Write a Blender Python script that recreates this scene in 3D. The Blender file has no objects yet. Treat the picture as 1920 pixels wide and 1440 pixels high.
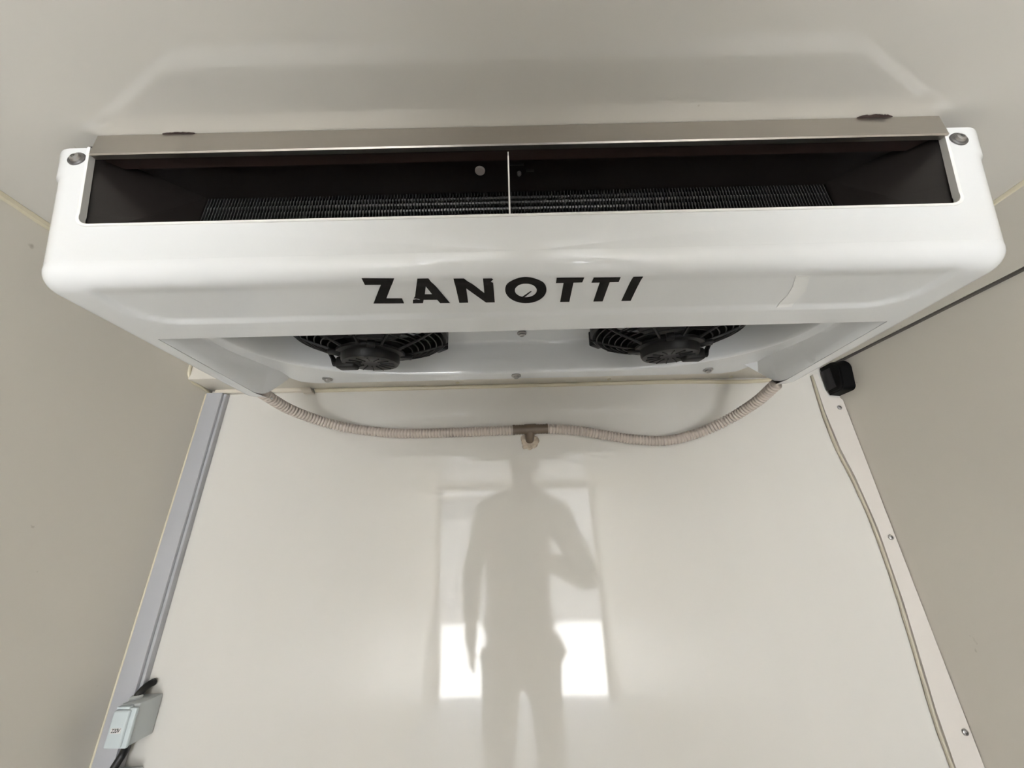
import bpy, bmesh, math, random
from mathutils import Vector, Matrix
from mathutils.geometry import delaunay_2d_cdt
random.seed(7)
sc = bpy.context.scene
COL = sc.collection
PI = math.pi

# ------------------------------------------------------------------ camera
F_PX, PITCH, ROLL, YAW, CX = 697.42, .391, -.0254, .0018, -.0275
cam_d = bpy.data.cameras.new('camera')
cam_d.sensor_width = 36.0
cam_d.lens = F_PX / 1920 * 36.0
cam_d.clip_start = .005
cam_d.clip_end = 200
cam = bpy.data.objects.new('camera', cam_d)
COL.objects.link(cam)
_f = Vector((math.sin(YAW) * math.cos(PITCH), math.cos(YAW) * math.cos(PITCH), math.sin(PITCH)))
_r = Vector((math.cos(YAW), -math.sin(YAW), 0))
_u = _r.cross(_f)
_R = math.cos(ROLL) * _r + math.sin(ROLL) * _u
_U = -math.sin(ROLL) * _r + math.cos(ROLL) * _u
M3 = Matrix((_R, _U, -_f)).transposed()
cam.matrix_world = Matrix.Translation((CX, 0, 0)) @ M3.to_4x4()
sc.camera = cam

# ------------------------------------------------------------------ world: overcast sky
world = bpy.data.worlds.new('sky')
sc.world = world
world.use_nodes = True
wn = world.node_tree
wn.nodes.clear()
wo = wn.nodes.new('ShaderNodeOutputWorld')
wb = wn.nodes.new('ShaderNodeBackground')
wt = wn.nodes.new('ShaderNodeTexCoord')
ws = wn.nodes.new('ShaderNodeSeparateXYZ')
wr = wn.nodes.new('ShaderNodeValToRGB')
wr.color_ramp.elements[0].position = 0.0
wr.color_ramp.elements[0].color = (.93, .95, 1, 1)
wr.color_ramp.elements[1].position = .8
wr.color_ramp.elements[1].color = (.72, .82, 1, 1)
wn.links.new(wt.outputs['Generated'], ws.inputs[0])
wn.links.new(ws.outputs['Z'], wr.inputs[0])
wn.links.new(wr.outputs[0], wb.inputs[0])
wb.inputs[1].default_value = 2.0
wn.links.new(wb.outputs[0], wo.inputs[0])

# hazy sun standing over the side of the yard; it lights the ground behind the open rear
sun_d = bpy.data.lights.new('sun', 'SUN')
sun_d.energy = 24.0
sun_d.angle = math.radians(3)
sun_d.color = (1, .985, .96)
sun = bpy.data.objects.new('sun', sun_d)
COL.objects.link(sun)
sun.location = (6, -3, 9)
sun.rotation_euler = Vector((.62, .22, .85)).to_track_quat('Z', 'Y').to_euler()

sc.view_settings.view_transform = 'Standard'
sc.view_settings.look = 'None'
sc.view_settings.gamma = 1
sc.view_settings.use_curve_mapping = False
sc.view_settings.exposure = 2.27

# ------------------------------------------------------------------ dimensions (metres)
W2 = .75            # half inner width of the body
D = .8325           # front bulkhead
H = .4706           # ceiling, above the camera
FLOOR = -1.20
REAR = -2.10
ZS = .342           # underside of the front soffit
YS = .757           # its rear face
YF = .3074          # front of the evaporator housing
ZB = .254           # its bottom
YR = .430           # rear rim of the bottom panel
XC, HW = -.0100, .5265   # centre and half width at z=.287

# ------------------------------------------------------------------ materials
def mat(name, col, rough=.5, metal=0., coat=0., coat_r=.05, bump=0., bscale=20., vary=0., vscale=3., ior=1.5, stretch=None, spec=None, dirt=None):
    m = bpy.data.materials.new(name)
    m.use_nodes = True
    nt = m.node_tree
    b = nt.nodes['Principled BSDF']
    b.inputs['Base Color'].default_value = (*col, 1)
    b.inputs['Roughness'].default_value = rough
    b.inputs['Metallic'].default_value = metal
    b.inputs['IOR'].default_value = ior
    if spec is not None:
        b.inputs['Specular IOR Level'].default_value = spec
    b.inputs['Coat Weight'].default_value = coat
    b.inputs['Coat Roughness'].default_value = coat_r
    tc = nt.nodes.new('ShaderNodeTexCoord')
    mp = nt.nodes.new('ShaderNodeMapping')
    nt.links.new(tc.outputs['Object'], mp.inputs[0])
    if stretch:
        mp.inputs['Scale'].default_value = stretch
    if vary > 0 or dirt:
        n = nt.nodes.new('ShaderNodeTexNoise')
        n.inputs['Scale'].default_value = vscale
        n.inputs['Detail'].default_value = 4
        nt.links.new(mp.outputs[0], n.inputs[0])
        mx = nt.nodes.new('ShaderNodeMix')
        mx.data_type = 'RGBA'
        mx.inputs[6].default_value = (*[c * (1 - vary) for c in col], 1)
        mx.inputs[7].default_value = (*[min(1, c * (1 + vary)) for c in col], 1)
        nt.links.new(n.outputs[0], mx.inputs[0])
        last = mx.outputs[2]
        if dirt:
            n2 = nt.nodes.new('ShaderNodeTexNoise')
            n2.inputs['Scale'].default_value = dirt[0]
            n2.inputs['Detail'].default_value = 3
            nt.links.new(tc.outputs['Object'], n2.inputs[0])
            rp = nt.nodes.new('ShaderNodeValToRGB')
            rp.color_ramp.elements[0].position = dirt[1]
            rp.color_ramp.elements[1].position = dirt[1] + .04
            nt.links.new(n2.outputs[0], rp.inputs[0])
            m2 = nt.nodes.new('ShaderNodeMix')
            m2.data_type = 'RGBA'
            nt.links.new(rp.outputs[0], m2.inputs[0])
            nt.links.new(last, m2.inputs[6])
            m2.inputs[7].default_value = (*dirt[2], 1)
            last = m2.outputs[2]
        nt.links.new(last, b.inputs['Base Color'])
    if bump > 0:
        n = nt.nodes.new('ShaderNodeTexNoise')
        n.inputs['Scale'].default_value = bscale
        n.inputs['Detail'].default_value = 2
        nt.links.new(mp.outputs[0], n.inputs[0])
        bp = nt.nodes.new('ShaderNodeBump')
        bp.inputs['Strength'].default_value = 1
        bp.inputs['Distance'].default_value = bump
        nt.links.new(n.outputs[0], bp.inputs['Height'])
        nt.links.new(bp.outputs[0], b.inputs['Normal'])
        if coat > 0:
            nt.links.new(bp.outputs[0], b.inputs['Coat Normal'])
    return m

M = {}
M['wall'] = mat('cream_grp_panel', (.68, .640, .565), .33, bump=.0004, bscale=3, vary=.02, dirt=(26, .735, (.45, .41, .34)))
M['ceiling'] = mat('ceiling_grp_panel', (.57, .548, .50), .02, bump=.00025, bscale=2.2, vary=.02, dirt=(30, .745, (.4, .36, .3)), ior=1.75)
M['front'] = mat('glossy_gelcoat_bulkhead', (.70, .675, .625), .055, bump=.0022, bscale=2.2, vary=.015, stretch=(3.2, 1, .35), ior=1.55)
M['floor'] = mat('grey_floor', (.66, .655, .64), .45, vary=.06, bump=.0006, bscale=60)
M['housing'] = mat('white_abs_plastic', (.735, .745, .745), .3, coat=.7, coat_r=.03, bump=.0004, bscale=5, vary=.01)
M['lip'] = mat('white_edge', (.8, .79, .76), .5)
M['steel'] = mat('brushed_stainless', (.50, .47, .43), .32, 1., bump=.00012, bscale=30, stretch=(1, 20, 20), vary=.05)
M['screw'] = mat('zinc_screw', (.38, .37, .36), .3, .9)
M['washer'] = mat('dark_washer', (.16, .155, .15), .4, .7)
M['dark'] = mat('dark_duct_metal', (.018, .015, .014), .28, .2, vary=.2, bump=.001, bscale=15)
M['fin'] = mat('black_coated_fins', (.055, .055, .056), .42, .3)
M['tube'] = mat('coil_tube_metal', (.13, .125, .12), .3, .8)
M['divider'] = mat('divider_plate_metal', (.75, .74, .72), .35, .3)
M['blackp'] = mat('black_fan_plastic', (.006, .006, .006), .45, spec=.3)
M['letters'] = mat('black_vinyl', (.008, .007, .006), .6, spec=.15)
M['hose'] = mat('beige_corrugated_hose', (.56, .49, .43), .45, vary=.03)
M['tee'] = mat('brown_plastic_fitting', (.13, .095, .065), .35, vary=.15)
M['foam'] = mat('ragged_filler', (.55, .47, .37), .8, bump=.003, bscale=120, vary=.2, vscale=90)
M['sealant'] = mat('yellowed_sealant', (.60, .54, .40), .4, vary=.08, vscale=30)
M['seam'] = mat('pale_sealant', (.66, .60, .45), .45, vary=.05, vscale=30)
M['groove'] = mat('greenish_beige_sealant', (.50, .46, .35), .45, vary=.15, vscale=25)
M['trunk'] = mat('grey_white_pvc', (.45, .452, .47), .35)
M['trunkc'] = mat('cream_pvc', (.72, .66, .56), .3)
M['strip'] = mat('white_bulkhead_strip', (.71, .665, .61), .35, bump=.0003, bscale=40)
M['socket'] = mat('light_grey_abs', (.58, .64, .65), .32)
M['socketside'] = mat('socket_box_grey', (.50, .53, .53), .35)
M['cable'] = mat('black_rubber_cable', (.008, .008, .008), .4)
M['label'] = mat('white_label', (.72, .70, .68), .5)
M['black'] = mat('black_rubber', (.003, .003, .003), .45, spec=.1)
M['tape'] = mat('clear_tape', (.86, .865, .85), .12, coat=.5)
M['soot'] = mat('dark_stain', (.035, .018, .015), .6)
M['gap'] = mat('ledge_gap_shade', (.09, .08, .07), .7)  # dark colour standing in for shade under the right ledge
M['asphalt'] = mat('yard_concrete', (.42, .42, .415), .8, vary=.1)
M['plaster'] = mat('plaster', (.20, .20, .20), .8, vary=.05)
M['glass'] = mat('dark_window_glass', (.05, .06, .07), .1)
M['skin'] = mat('skin', (.46, .27, .19), .5)
M['hair'] = mat('dark_hair', (.03, .022, .016), .6)
M['jacket'] = mat('dark_jacket', (.14, .14, .14), .8)
M['trousers'] = mat('dark_trousers', (.045, .05, .07), .8)
M['shoe'] = mat('shoe_leather', (.03, .03, .03), .5)
M['phone'] = mat('phone_black', (.01, .01, .01), .15)

# ------------------------------------------------------------------ helpers
def link(name, me, m, parent=None, smooth=True, angle=35):
    o = bpy.data.objects.new(name, me)
    COL.objects.link(o)
    if m:
        me.materials.append(m)
    if smooth:
        for p in me.polygons:
            p.use_smooth = True
        try:
            me.set_sharp_from_angle(angle=math.radians(angle))
        except Exception:
            pass
    if parent:
        o.parent = parent
        o.matrix_parent_inverse = parent.matrix_world.inverted()
    return o

def mk(name, bm, m, parent=None, smooth=True, angle=35):
    me = bpy.data.meshes.new(name)
    bmesh.ops.recalc_face_normals(bm, faces=bm.faces)
    bm.to_mesh(me)
    bm.free()
    return link(name, me, m, parent, smooth, angle)

def raw(name, v, f, m, parent=None, smooth=True, angle=35):
    bm = bmesh.new()
    vs = [bm.verts.new(p) for p in v]
    for q in f:
        try:
            bm.faces.new([vs[i] for i in q])
        except ValueError:
            pass
    return mk(name, bm, m, parent, smooth, angle)

def thing(name, label, cat, loc, group=None):
    o = bpy.data.objects.new(name, None)
    o.empty_display_size = .05
    COL.objects.link(o)
    o.location = loc
    bpy.context.view_layer.update()
    o['label'] = label
    o['category'] = cat
    if group:
        o['group'] = group
    return o

def tag(o, label, cat, group=None):
    o['label'] = label
    o['category'] = cat
    if group:
        o['group'] = group
    return o

def struct(o, label=None):
    o['kind'] = 'structure'
    if label:
        o['label'] = label
    return o

def box(bm, x0, x1, y0, y1, z0, z1, bev=0., seg=2):
    b = bmesh.new()
    bmesh.ops.create_cube(b, size=1)
    for v in b.verts:
        v.co = Vector(((x0 + x1) / 2 + v.co.x * (x1 - x0), (y0 + y1) / 2 + v.co.y * (y1 - y0), (z0 + z1) / 2 + v.co.z * (z1 - z0)))
    if bev > 0:
        bmesh.ops.bevel(b, geom=list(b.edges), offset=bev, segments=seg, profile=.5, affect='EDGES')
    merge(bm, b)

def merge(bm, b):
    me = bpy.data.meshes.new('tmp')
    b.to_mesh(me)
    b.free()
    bm.from_mesh(me)
    bpy.data.meshes.remove(me)

def BM():
    return bmesh.new()

def frame(n):
    n = Vector(n).normalized()
    a = Vector((0, 0, 1)) if abs(n.z) < .9 else Vector((1, 0, 0))
    u = n.cross(a).normalized()
    return u, n.cross(u).normalized(), n

def tube(bm, pts, rad, n=12, cap=True, closed=False):
    pts = [Vector(p) for p in pts]
    rad = rad if isinstance(rad, (list, tuple)) else [rad] * len(pts)
    rings = []
    u = None
    L = len(pts)
    for i, p in enumerate(pts):
        if closed:
            t = (pts[(i + 1) % L] - pts[i - 1]).normalized()
        else:
            t = (pts[min(i + 1, L - 1)] - pts[max(i - 1, 0)]).normalized()
        if u is None:
            u, _, _ = frame(t)
        u = (u - t * u.dot(t)).normalized()
        w = t.cross(u)
        rings.append([bm.verts.new(p + rad[i] * (math.cos(2 * PI * k / n) * u + math.sin(2 * PI * k / n) * w)) for k in range(n)])
    for i in range(L if closed else L - 1):
        a, b = rings[i], rings[(i + 1) % L]
        for k in range(n):
            bm.faces.new((a[k], a[(k + 1) % n], b[(k + 1) % n], b[k]))
    if cap and not closed:
        bm.faces.new(rings[0][::-1])
        bm.faces.new(rings[-1])

def lathe(bm, prof, c, ax, n=32, a0=0):
    """prof: list of (radius, height along ax)"""
    u, w, t = frame(ax)
    c = Vector(c)
    rings = []
    for r, hh in prof:
        if r < 1e-6:
            rings.append([bm.verts.new(c + t * hh)])
        else:
            rings.append([bm.verts.new(c + t * hh + r * (math.cos(a0 + 2 * PI * k / n) * u + math.sin(a0 + 2 * PI * k / n) * w)) for k in range(n)])
    for a, b in zip(rings, rings[1:]):
        for k in range(n):
            k2 = (k + 1) % n
            if len(a) == 1 and len(b) == 1:
                continue
            if len(a) == 1:
                bm.faces.new((a[0], b[k], b[k2]))
            elif len(b) == 1:
                bm.faces.new((a[k], b[0], a[k2]))
            else:
                bm.faces.new((a[k], a[k2], b[k2], b[k]))

def catmull(pts, n=10):
    P = [Vector(p) for p in pts]
    P = [2 * P[0] - P[1]] + P + [2 * P[-1] - P[-2]]
    out = []
    for i in range(1, len(P) - 2):
        for k in range(n):
            t = k / n
            out.append(.5 * (2 * P[i] + (P[i + 1] - P[i - 1]) * t + (2 * P[i - 1] - 5 * P[i] + 4 * P[i + 1] - P[i + 2]) * t * t + (3 * P[i] - P[i - 1] - 3 * P[i + 1] + P[i + 2]) * t ** 3))
    out.append(P[-2])
    return out

def resample(pts, step):
    out = [pts[0]]
    acc = 0
    for a, b in zip(pts, pts[1:]):
        d = (b - a).length
        while acc + d >= step:
            a = a + (b - a) * ((step - acc) / d)
            d = (b - a).length
            out.append(a)
            acc = 0
        acc += d
    return out

def sstep(t):
    t = min(1, max(0, t))
    return t * t * (3 - 2 * t)

def inside(p, poly):
    c = False
    x, y = p
    j = len(poly) - 1
    for i in range(len(poly)):
        xi, yi = poly[i]
        xj, yj = poly[j]
        if (yi > y) != (yj > y) and x < (xj - xi) * (y - yi) / (yj - yi) + xi:
            c = not c
        j = i
    return c

def segdist(p, poly):
    best = 1e9
    for i in range(len(poly)):
        ax, ay = poly[i - 1]
        bx, by = poly[i]
        dx, dy = bx - ax, by - ay
        l2 = dx * dx + dy * dy
        t = 0 if l2 == 0 else max(0, min(1, ((p[0] - ax) * dx + (p[1] - ay) * dy) / l2))
        best = min(best, math.hypot(p[0] - ax - t * dx, p[1] - ay - t * dy))
    return best

def cdt(loops, extra, keep):
    """loops: closed polylines (constraints), extra: interior points; returns verts2d, tris kept by keep(centroid)"""
    vs, es = [], []
    for lp in loops:
        s = len(vs)
        vs += [Vector(p) for p in lp]
        es += [(s + i, s + (i + 1) % len(lp)) for i in range(len(lp))]
    vs += [Vector(p) for p in extra]
    r = delaunay_2d_cdt(vs, es, [], 0, 1e-6)
    V, T = [tuple(v) for v in r[0]], r[2]
    out = []
    for t in T:
        c = (sum(V[i][0] for i in t) / len(t), sum(V[i][1] for i in t) / len(t))
        if keep(c):
            out.append(tuple(t))
    return V, out

def arc(cx, cy, r, a0, a1, n=8):
    return [(cx + r * math.cos(math.radians(a0 + (a1 - a0) * k / n)), cy + r * math.sin(math.radians(a0 + (a1 - a0) * k / n))) for k in range(n + 1)]

def dens(poly, step=.01):
    out = []
    for i in range(len(poly)):
        a, b = poly[i], poly[(i + 1) % len(poly)]
        n = max(1, int(math.hypot(b[0] - a[0], b[1] - a[1]) / step))
        out += [(a[0] + (b[0] - a[0]) * k / n, a[1] + (b[1] - a[1]) * k / n) for k in range(n)]
    return out

# ------------------------------------------------------------------ the setting
def slab(name, a, b, m, label=None, bev=0):
    bm = BM()
    box(bm, a[0], b[0], a[1], b[1], a[2], b[2], bev)
    return struct(mk(name, bm, m, smooth=bev > 0), label)

T = .05
slab('wall_front', (-W2 - T, D, FLOOR - T), (W2 + T, D + T, H + T), M['front'], 'glossy cream front bulkhead')
slab('wall_left', (-W2 - T, REAR, FLOOR - T), (-W2, D, H + T), M['wall'], 'cream left side wall')
slab('wall_right', (W2, REAR, FLOOR - T), (W2 + T, D, H + T), M['wall'], 'cream right side wall')
slab('ceiling', (-W2, REAR, H), (W2, D, H + T), M['ceiling'], 'cream glossy ceiling')
slab('floor', (-W2, REAR, FLOOR - T), (W2, D, FLOOR), M['floor'], 'pale load floor')
# rear opening frame
bm = BM()
box(bm, -W2, -W2 + .05, REAR, REAR + .04, FLOOR, H)
box(bm, W2 - .05, W2, REAR, REAR + .04, FLOOR, H)
box(bm, -W2 + .05, W2 - .05, REAR, REAR + .04, H - .05, H)
struct(mk('trim_9', bm, M['steel'], smooth=False), 'frame of the rear opening')
# soffit along the front wall and ledge along the right wall
slab('trim_1', (-W2, YS, ZS), (.64, D, H), M['wall'], 'beige soffit along the top of the front wall', .004)
def ledge(name, dx, z0, z1, m, label):
    # the ledge rises a little towards the front corner
    f_ = lambda y: max(0, y - .46) * .032
    ys = (REAR + .05, .46, D - .0002)
    bm = BM()
    rows = [[bm.verts.new(p) for p in ((W2 - dx, y, z0 + f_(y)), (W2, y, z0 + f_(y)), (W2, y, z1 if z1 == H else z1 + f_(y)), (W2 - dx, y, z1 if z1 == H else z1 + f_(y)))] for y in ys]
    for a, b in zip(rows, rows[1:]):
        for k in range(4):
            bm.faces.new((a[k], a[(k + 1) % 4], b[(k + 1) % 4], b[k]))
    bm.faces.new(rows[0])
    bm.faces.new(rows[-1][::-1])
    return struct(mk(name, bm, m, smooth=False), label)
ledge('trim_2', .0105, .3560, H, M['wall'], 'beige ledge along the top of the right wall')
ledge('trim_11', .0080, .3530, .3560, M['gap'], 'dark strip standing in for the shade under the right wall ledge')  # solid strip, the shade below the ledge is put into its colour
def bead(name, pts, r, m, label, n=8, jitter=0.):
    bm = BM()
    p = resample(catmull(pts, 24), .012)
    tube(bm, p, [r * (1 + jitter * random.uniform(-1, 1)) for _ in p], n)
    return struct(mk(name, bm, m), label)
bead('trim_3', [(-W2 + .001, REAR + .1, H - .001), (-W2 + .001, -.5, H - .001), (-W2 + .001, YS, H - .001)], .0065, M['sealant'], 'sealant seam between ceiling and left wall', 8, .08)
bead('trim_4', [(W2 - .009, REAR + .1, H - .001), (W2 - .009, -.5, H - .001), (W2 - .009, YS, H - .001)], .006, M['seam'], 'sealant seam between ceiling and right wall', 8, .08)
bead('trim_5', [(-.50, D - .001, .338), (0, D - .001, .338), (.36, D - .001, .338), (.52, D - .001, .334), (.63, D - .001, .338)], .0052, M['sealant'], 'yellowed sealant bead under the front soffit', 8, .05)
bead('trim_6', [(-W2 + .001, YS - .004, .392), (-W2 + .001, YS - .002, .36), (-W2 + .001, YS + .010, .343), (-W2 + .001, D - .03, .340), (-W2 + .002, D - .002, .332)], .0034, M['sealant'], 'yellowed sealant around the soffit end at the left wall', 8, .15)

# white batten on the right edge of the front wall, with its wavy sealant bead
ba = [(.700, .346), (.712, .346), (.7175, .2885), (.744, .285), (.7485, .280), (.7485, -.6), (.702, -.6), (.701, -.37), (.7025, -.30), (.716, -.13), (.7195, .0), (.712, .10), (.702, .165), (.6975, .25)]
bm = BM()
V, Tt = cdt([dens(ba, .02)], [], lambda c: inside(c, ba))
fv = [bm.verts.new((x, D - .006, z)) for x, z in V]
for t in Tt:
    bm.faces.new([fv[i] for i in t])
r = bmesh.ops.extrude_face_region(bm, geom=list(bm.faces))
for v in [g for g in r['geom'] if isinstance(g, bmesh.types.BMVert)]:
    v.co.y = D - .0002
strip = struct(mk('trim_7', bm, M['strip'], angle=20), 'white screwed strip down the right edge of the front wall')
bead('trim_8', [(.699, D - .003, .343), (.694, D - .003, .25), (.6965, D - .003, .165), (.706, D - .003, .10), (.714, D - .003, .0), (.711, D - .003, -.13), (.698, D - .003, -.30), (.697, D - .003, -.37), (.698, D - .003, -.6)], .0030, M['groove'], 'wavy sealant bead beside the white strip', 8, .12)

def screw_head(name, c, ax, r, parent, m=None, cup=True):
    bm = BM()
    h = r * .55
    lathe(bm, [(r, -.0008), (r, h * .25), (r * .86, h * .75), (r * .6, h), (r * .42, h), (r * .34, h * .35), (0, h * .3)], c, ax, 20)
    o = mk(name, bm, m or M['screw'], parent)
    return o
for z in (.261, -.018, -.328):
    screw_head('screw', (.7335 if z > 0 else .738, D - .006, z), (0, -1, 0), .0052, strip)

# ------------------------------------------------------------------ evaporator unit
unit = thing('evaporator_unit', 'wide white plastic ceiling evaporator of the cooling system with black wordmark', 'cooling unit', (XC, .48, H))

def half(z):
    return HW + .31 * (z - .287)
RC = .030          # plan corner radius
RB = .024          # front/bottom edge radius
ZT = .4535         # top of the side ears
Z0 = ZB + RB
def outline(hw, y0, y1, rc, rr=.028, n=8):
    """plan outline U order: rear left -> front left -> front right -> rear right (open at rear)"""
    p = []
    p += arc(XC - hw + rr, y1 - rr, rr, 90, 180, n)
    p += arc(XC - hw + rc, y0 + rc, rc, 180, 270, n)
    p += arc(XC + hw - rc, y0 + rc, rc, 270, 360, n)
    p += arc(XC + hw - rr, y1 - rr, rr, 0, 90, n)
    return p
YREAR = .668
# A: side walls (without the flat front part between the plan corners)
bm = BM()
def side(sgn):
    zs = [Z0, .30, .33, .36, .39, .405, .412, .425, .44, ZT]
    pts = []
    for z in zs:
        hw = half(z) + (.0035 if z > .41 else 0)
        p = arc(XC - hw + .028, YREAR - .028, .028, 90, 180, 8) + arc(XC - hw + RC, YF + RC, RC, 180, 270, 12)
        p = dens(p, .02)[:]
        # densify open path
        q = []
        path = arc(XC - hw + .028, YREAR - .028, .028, 90, 180, 8) + [(XC - hw, YREAR - .028 - k * (YREAR - .028 - YF - RC) / 20) for k in range(1, 20)] + arc(XC - hw + RC, YF + RC, RC, 180, 270, 12)
        for x, y in path:
            dx = max(0, (XC - hw + .02) - x) if y < YF + .05 else .0
            zt = z
            if z == ZT:
                d = min(.02, max(0, x - (XC - hw)))
                drop = .02 - math.sqrt(max(0, .02 ** 2 - (.02 - d) ** 2))
                zt = ZT - drop
            q.append((x, y, zt))
        pts.append(q)
    for q in pts:
        if sgn < 0:
            q[:] = [(2 * XC - x, y, z) for x, y, z in q]
    rows = [[bm.verts.new(p) for p in q] for q in pts]
    for a, b in zip(rows, rows[1:]):
        for i in range(len(a) - 1):
            bm.faces.new((a[i], a[i + 1], b[i + 1], b[i]))
side(1)
side(-1)
# B: front face with the air outlet cut out
def fx(z, s):
    hw = half(z) + (.0035 if z > .41 else 0)
    return XC + s * (hw - RC)
oL = lambda z: -.5045 - .30 * (z - .346)
oR = lambda z: .4755 + .30 * (z - .334)
ZO = .3275
zl = [Z0, .30, .33, .36, .39, .405, .412, .425, .44, ZT]
left = [(fx(z, -1), z) for z in zl]
right = [(fx(z, 1), z) for z in zl]
cr = .017
cut = [(oL(ZT), ZT), (oL(.37), .37), (oL(ZO + cr), ZO + cr)] + [(oL(ZO + cr) + cr + cr * math.cos(math.radians(a)), ZO + cr + cr * math.sin(math.radians(a))) for a in (190, 200, 210, 222, 234, 246, 258, 270)] \
    + [(oR(ZO + cr) - cr + cr * math.cos(math.radians(a)), ZO + cr + cr * math.sin(math.radians(a))) for a in (270, 282, 294, 306, 318, 330, 340, 350)] + [(oR(ZO + cr), ZO + cr), (oR(.37), .37), (oR(ZT), ZT)]
poly = left[::-1] + [(left[0][0] + k * (right[0][0] - left[0][0]) / 60, Z0) for k in range(1, 60)] + right + cut[::-1]
V, Tt = cdt([poly], [], lambda c: inside(c, poly))
fv = [bm.verts.new((x, YF, z)) for x, z in V]
for t in Tt:
    bm.faces.new([fv[i] for i in t])
bmesh.ops.remove_doubles(bm, verts=bm.verts, dist=.0003)
# C: rounded lower edge, bottom panel and the undersides of the two legs
hw0 = half(Z0)
O = outline(hw0, YF, YREAR, RC)
XI = HW - .0415     # inner edge of the leg flange (half)
inner = [(XC + XI - .012, YREAR - .002), (XC + XI, YREAR - .04), (XC + XI, YR), (XC - XI, YR), (XC - XI, YREAR - .04), (XC - XI + .012, YREAR - .002)]
U = O + inner
U = dens(U, .012)
Oc = O + [(XC + .3, YREAR + .3), (XC - .3, YREAR + .3)]
Od = [O[i] for i in range(len(O))]
def odist(p):
    best = 1e9
    for i in range(1, len(O)):
        ax, ay = O[i - 1]
        bx, by = O[i]
        dx, dy = bx - ax, by - ay
        l2 = dx * dx + dy * dy
        if l2 == 0:
            continue
        t = max(0, min(1, ((p[0] - ax) * dx + (p[1] - ay) * dy) / l2))
        best = min(best, math.hypot(p[0] - ax - t * dx, p[1] - ay - t * dy))
    return best
def pan(x, y):
    # shallow pressed panel in the middle of the underside
    fx_ = sstep((.474 - abs(x - XC) + .0) / .014)
    # rounded rear corners
    yy = .397
    ax = abs(x - XC)
    if ax > .42:
        yy -= .03 * ((ax - .42) / .054) ** 2
    fy = sstep((yy - y) / .009)
    ff = sstep((y - .318) / .02)
    return .0035 * fx_ * fy * ff
def zbot(x, y):
    d = odist((x, y))
    z = ZB
    if d < RB:
        z = ZB + RB - math.sqrt(max(0, RB * RB - (RB - d) ** 2))
    return z + pan(x, y)
ext = []
for k in range(1, 9):
    dd = RB * (1 - math.cos(PI / 2 * k / 8))
    h2 = hw0 - dd
    lp = outline(h2, YF + dd, YREAR - dd, max(.004, RC - dd), max(.004, .028 - dd))
    lp = dens(lp + [(XC, YREAR + 9)], .012)
    ext += [p for p in lp if p[1] < YREAR and inside(p, U)]
yv = [.318 + .0025 * k for k in range(44)]
xv = [XC - .5 + .0125 * k for k in range(81)] + [XC + s * (.474 - q * .0035) for s in (-1, 1) for q in range(5)]
for x in xv:
    for y in yv:
        if abs(x - XC) < XI - .004 and y < YR - .002 and odist((x, y)) > RB and (int(round((y - .318) / .0025)) % 4 == 0 or .38 < y < .40 or y < .341):
            ext.append((x, y))
V, Tt = cdt([U], ext, lambda c: inside(c, U))
fv = [bm.verts.new((x, y, zbot(x, y))) for x, y in V]
for t in Tt:
    try:
        bm.faces.new([fv[i] for i in t])
    except ValueError:
        pass
bmesh.ops.remove_doubles(bm, verts=bm.verts, dist=.0003)
bmesh.ops.recalc_face_normals(bm, faces=bm.faces)
me = bpy.data.meshes.new('housing')
bm.to_mesh(me)
bm.free()
housing = link('housing', me, M['housing'], unit, angle=40)

# returned lip round the outlet
bm = BM()
P = [(x, z) for x, z in cut]
P = dens(P[:3], .02)[:-1] + P[3:-3] + P[-3:] if False else P
def offs(P, d):
    out = []
    for i, p in enumerate(P):
        a = P[max(0, i - 1)]
        b = P[min(len(P) - 1, i + 1)]
        tx, tz = b[0] - a[0], b[1] - a[1]
        l = math.hypot(tx, tz)
        out.append((p[0] - tz / l * d, p[1] + tx / l * d))
    return out
Pi, Po = offs(P, .0012), offs(P, -.0022)
prof = [(Po, YF + .0002), (Po, YF - .0012), (offs(P, -.0008), YF - .0018), (Pi, YF - .001), (Pi, YF + .006), (P, YF + .006)]
rows = [[bm.verts.new((x, y, z)) for x, z in q] for q, y in prof]
for a, b in zip(rows, rows[1:]):
    for i in range(len(a) - 1):
        bm.faces.new((a[i], a[i + 1], b[i + 1], b[i]))
mk('outlet_lip', bm, M['lip'], housing, angle=50)
# up-turned rear rim of the bottom panel
bm = BM()
box(bm, XC - XI + .001, XC + XI - .001, YR - .003, YR + .0005, ZB + .0004, ZB + .022, .0008)
mk('rear_rim', bm, M['housing'], housing)

# stainless outlet strip
bm = BM()
sx0, sx1 = -.527, .507
cs = [(YF - .004, .4695), (YF - .004, .4395), (YF - .0045, .4372), (YF - .0030, .4358), (YF - .001, .4366), (YF + .004, .4378), (YF + .004, .4390), (YF - .0005, .4395), (YF - .0005, .4695)]
def sr(x0, x1):
    out = []
    for s, x in ((-1, x0), (1, x1)):
        out.append([bm.verts.new((x + s * .30 * (z - .437) * .6 + (0 if z < .46 else -s * .003), y, z)) for y, z in cs])
    return out
a, b = sr(sx0, sx1)
for i in range(len(cs)):
    j = (i + 1) % len(cs)
    bm.faces.new((a[i], a[j], b[j], b[i]))
bm.faces.new(a[::-1])
bm.faces.new(b)
mk('outlet_strip', bm, M['steel'], unit, angle=25)
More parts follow.
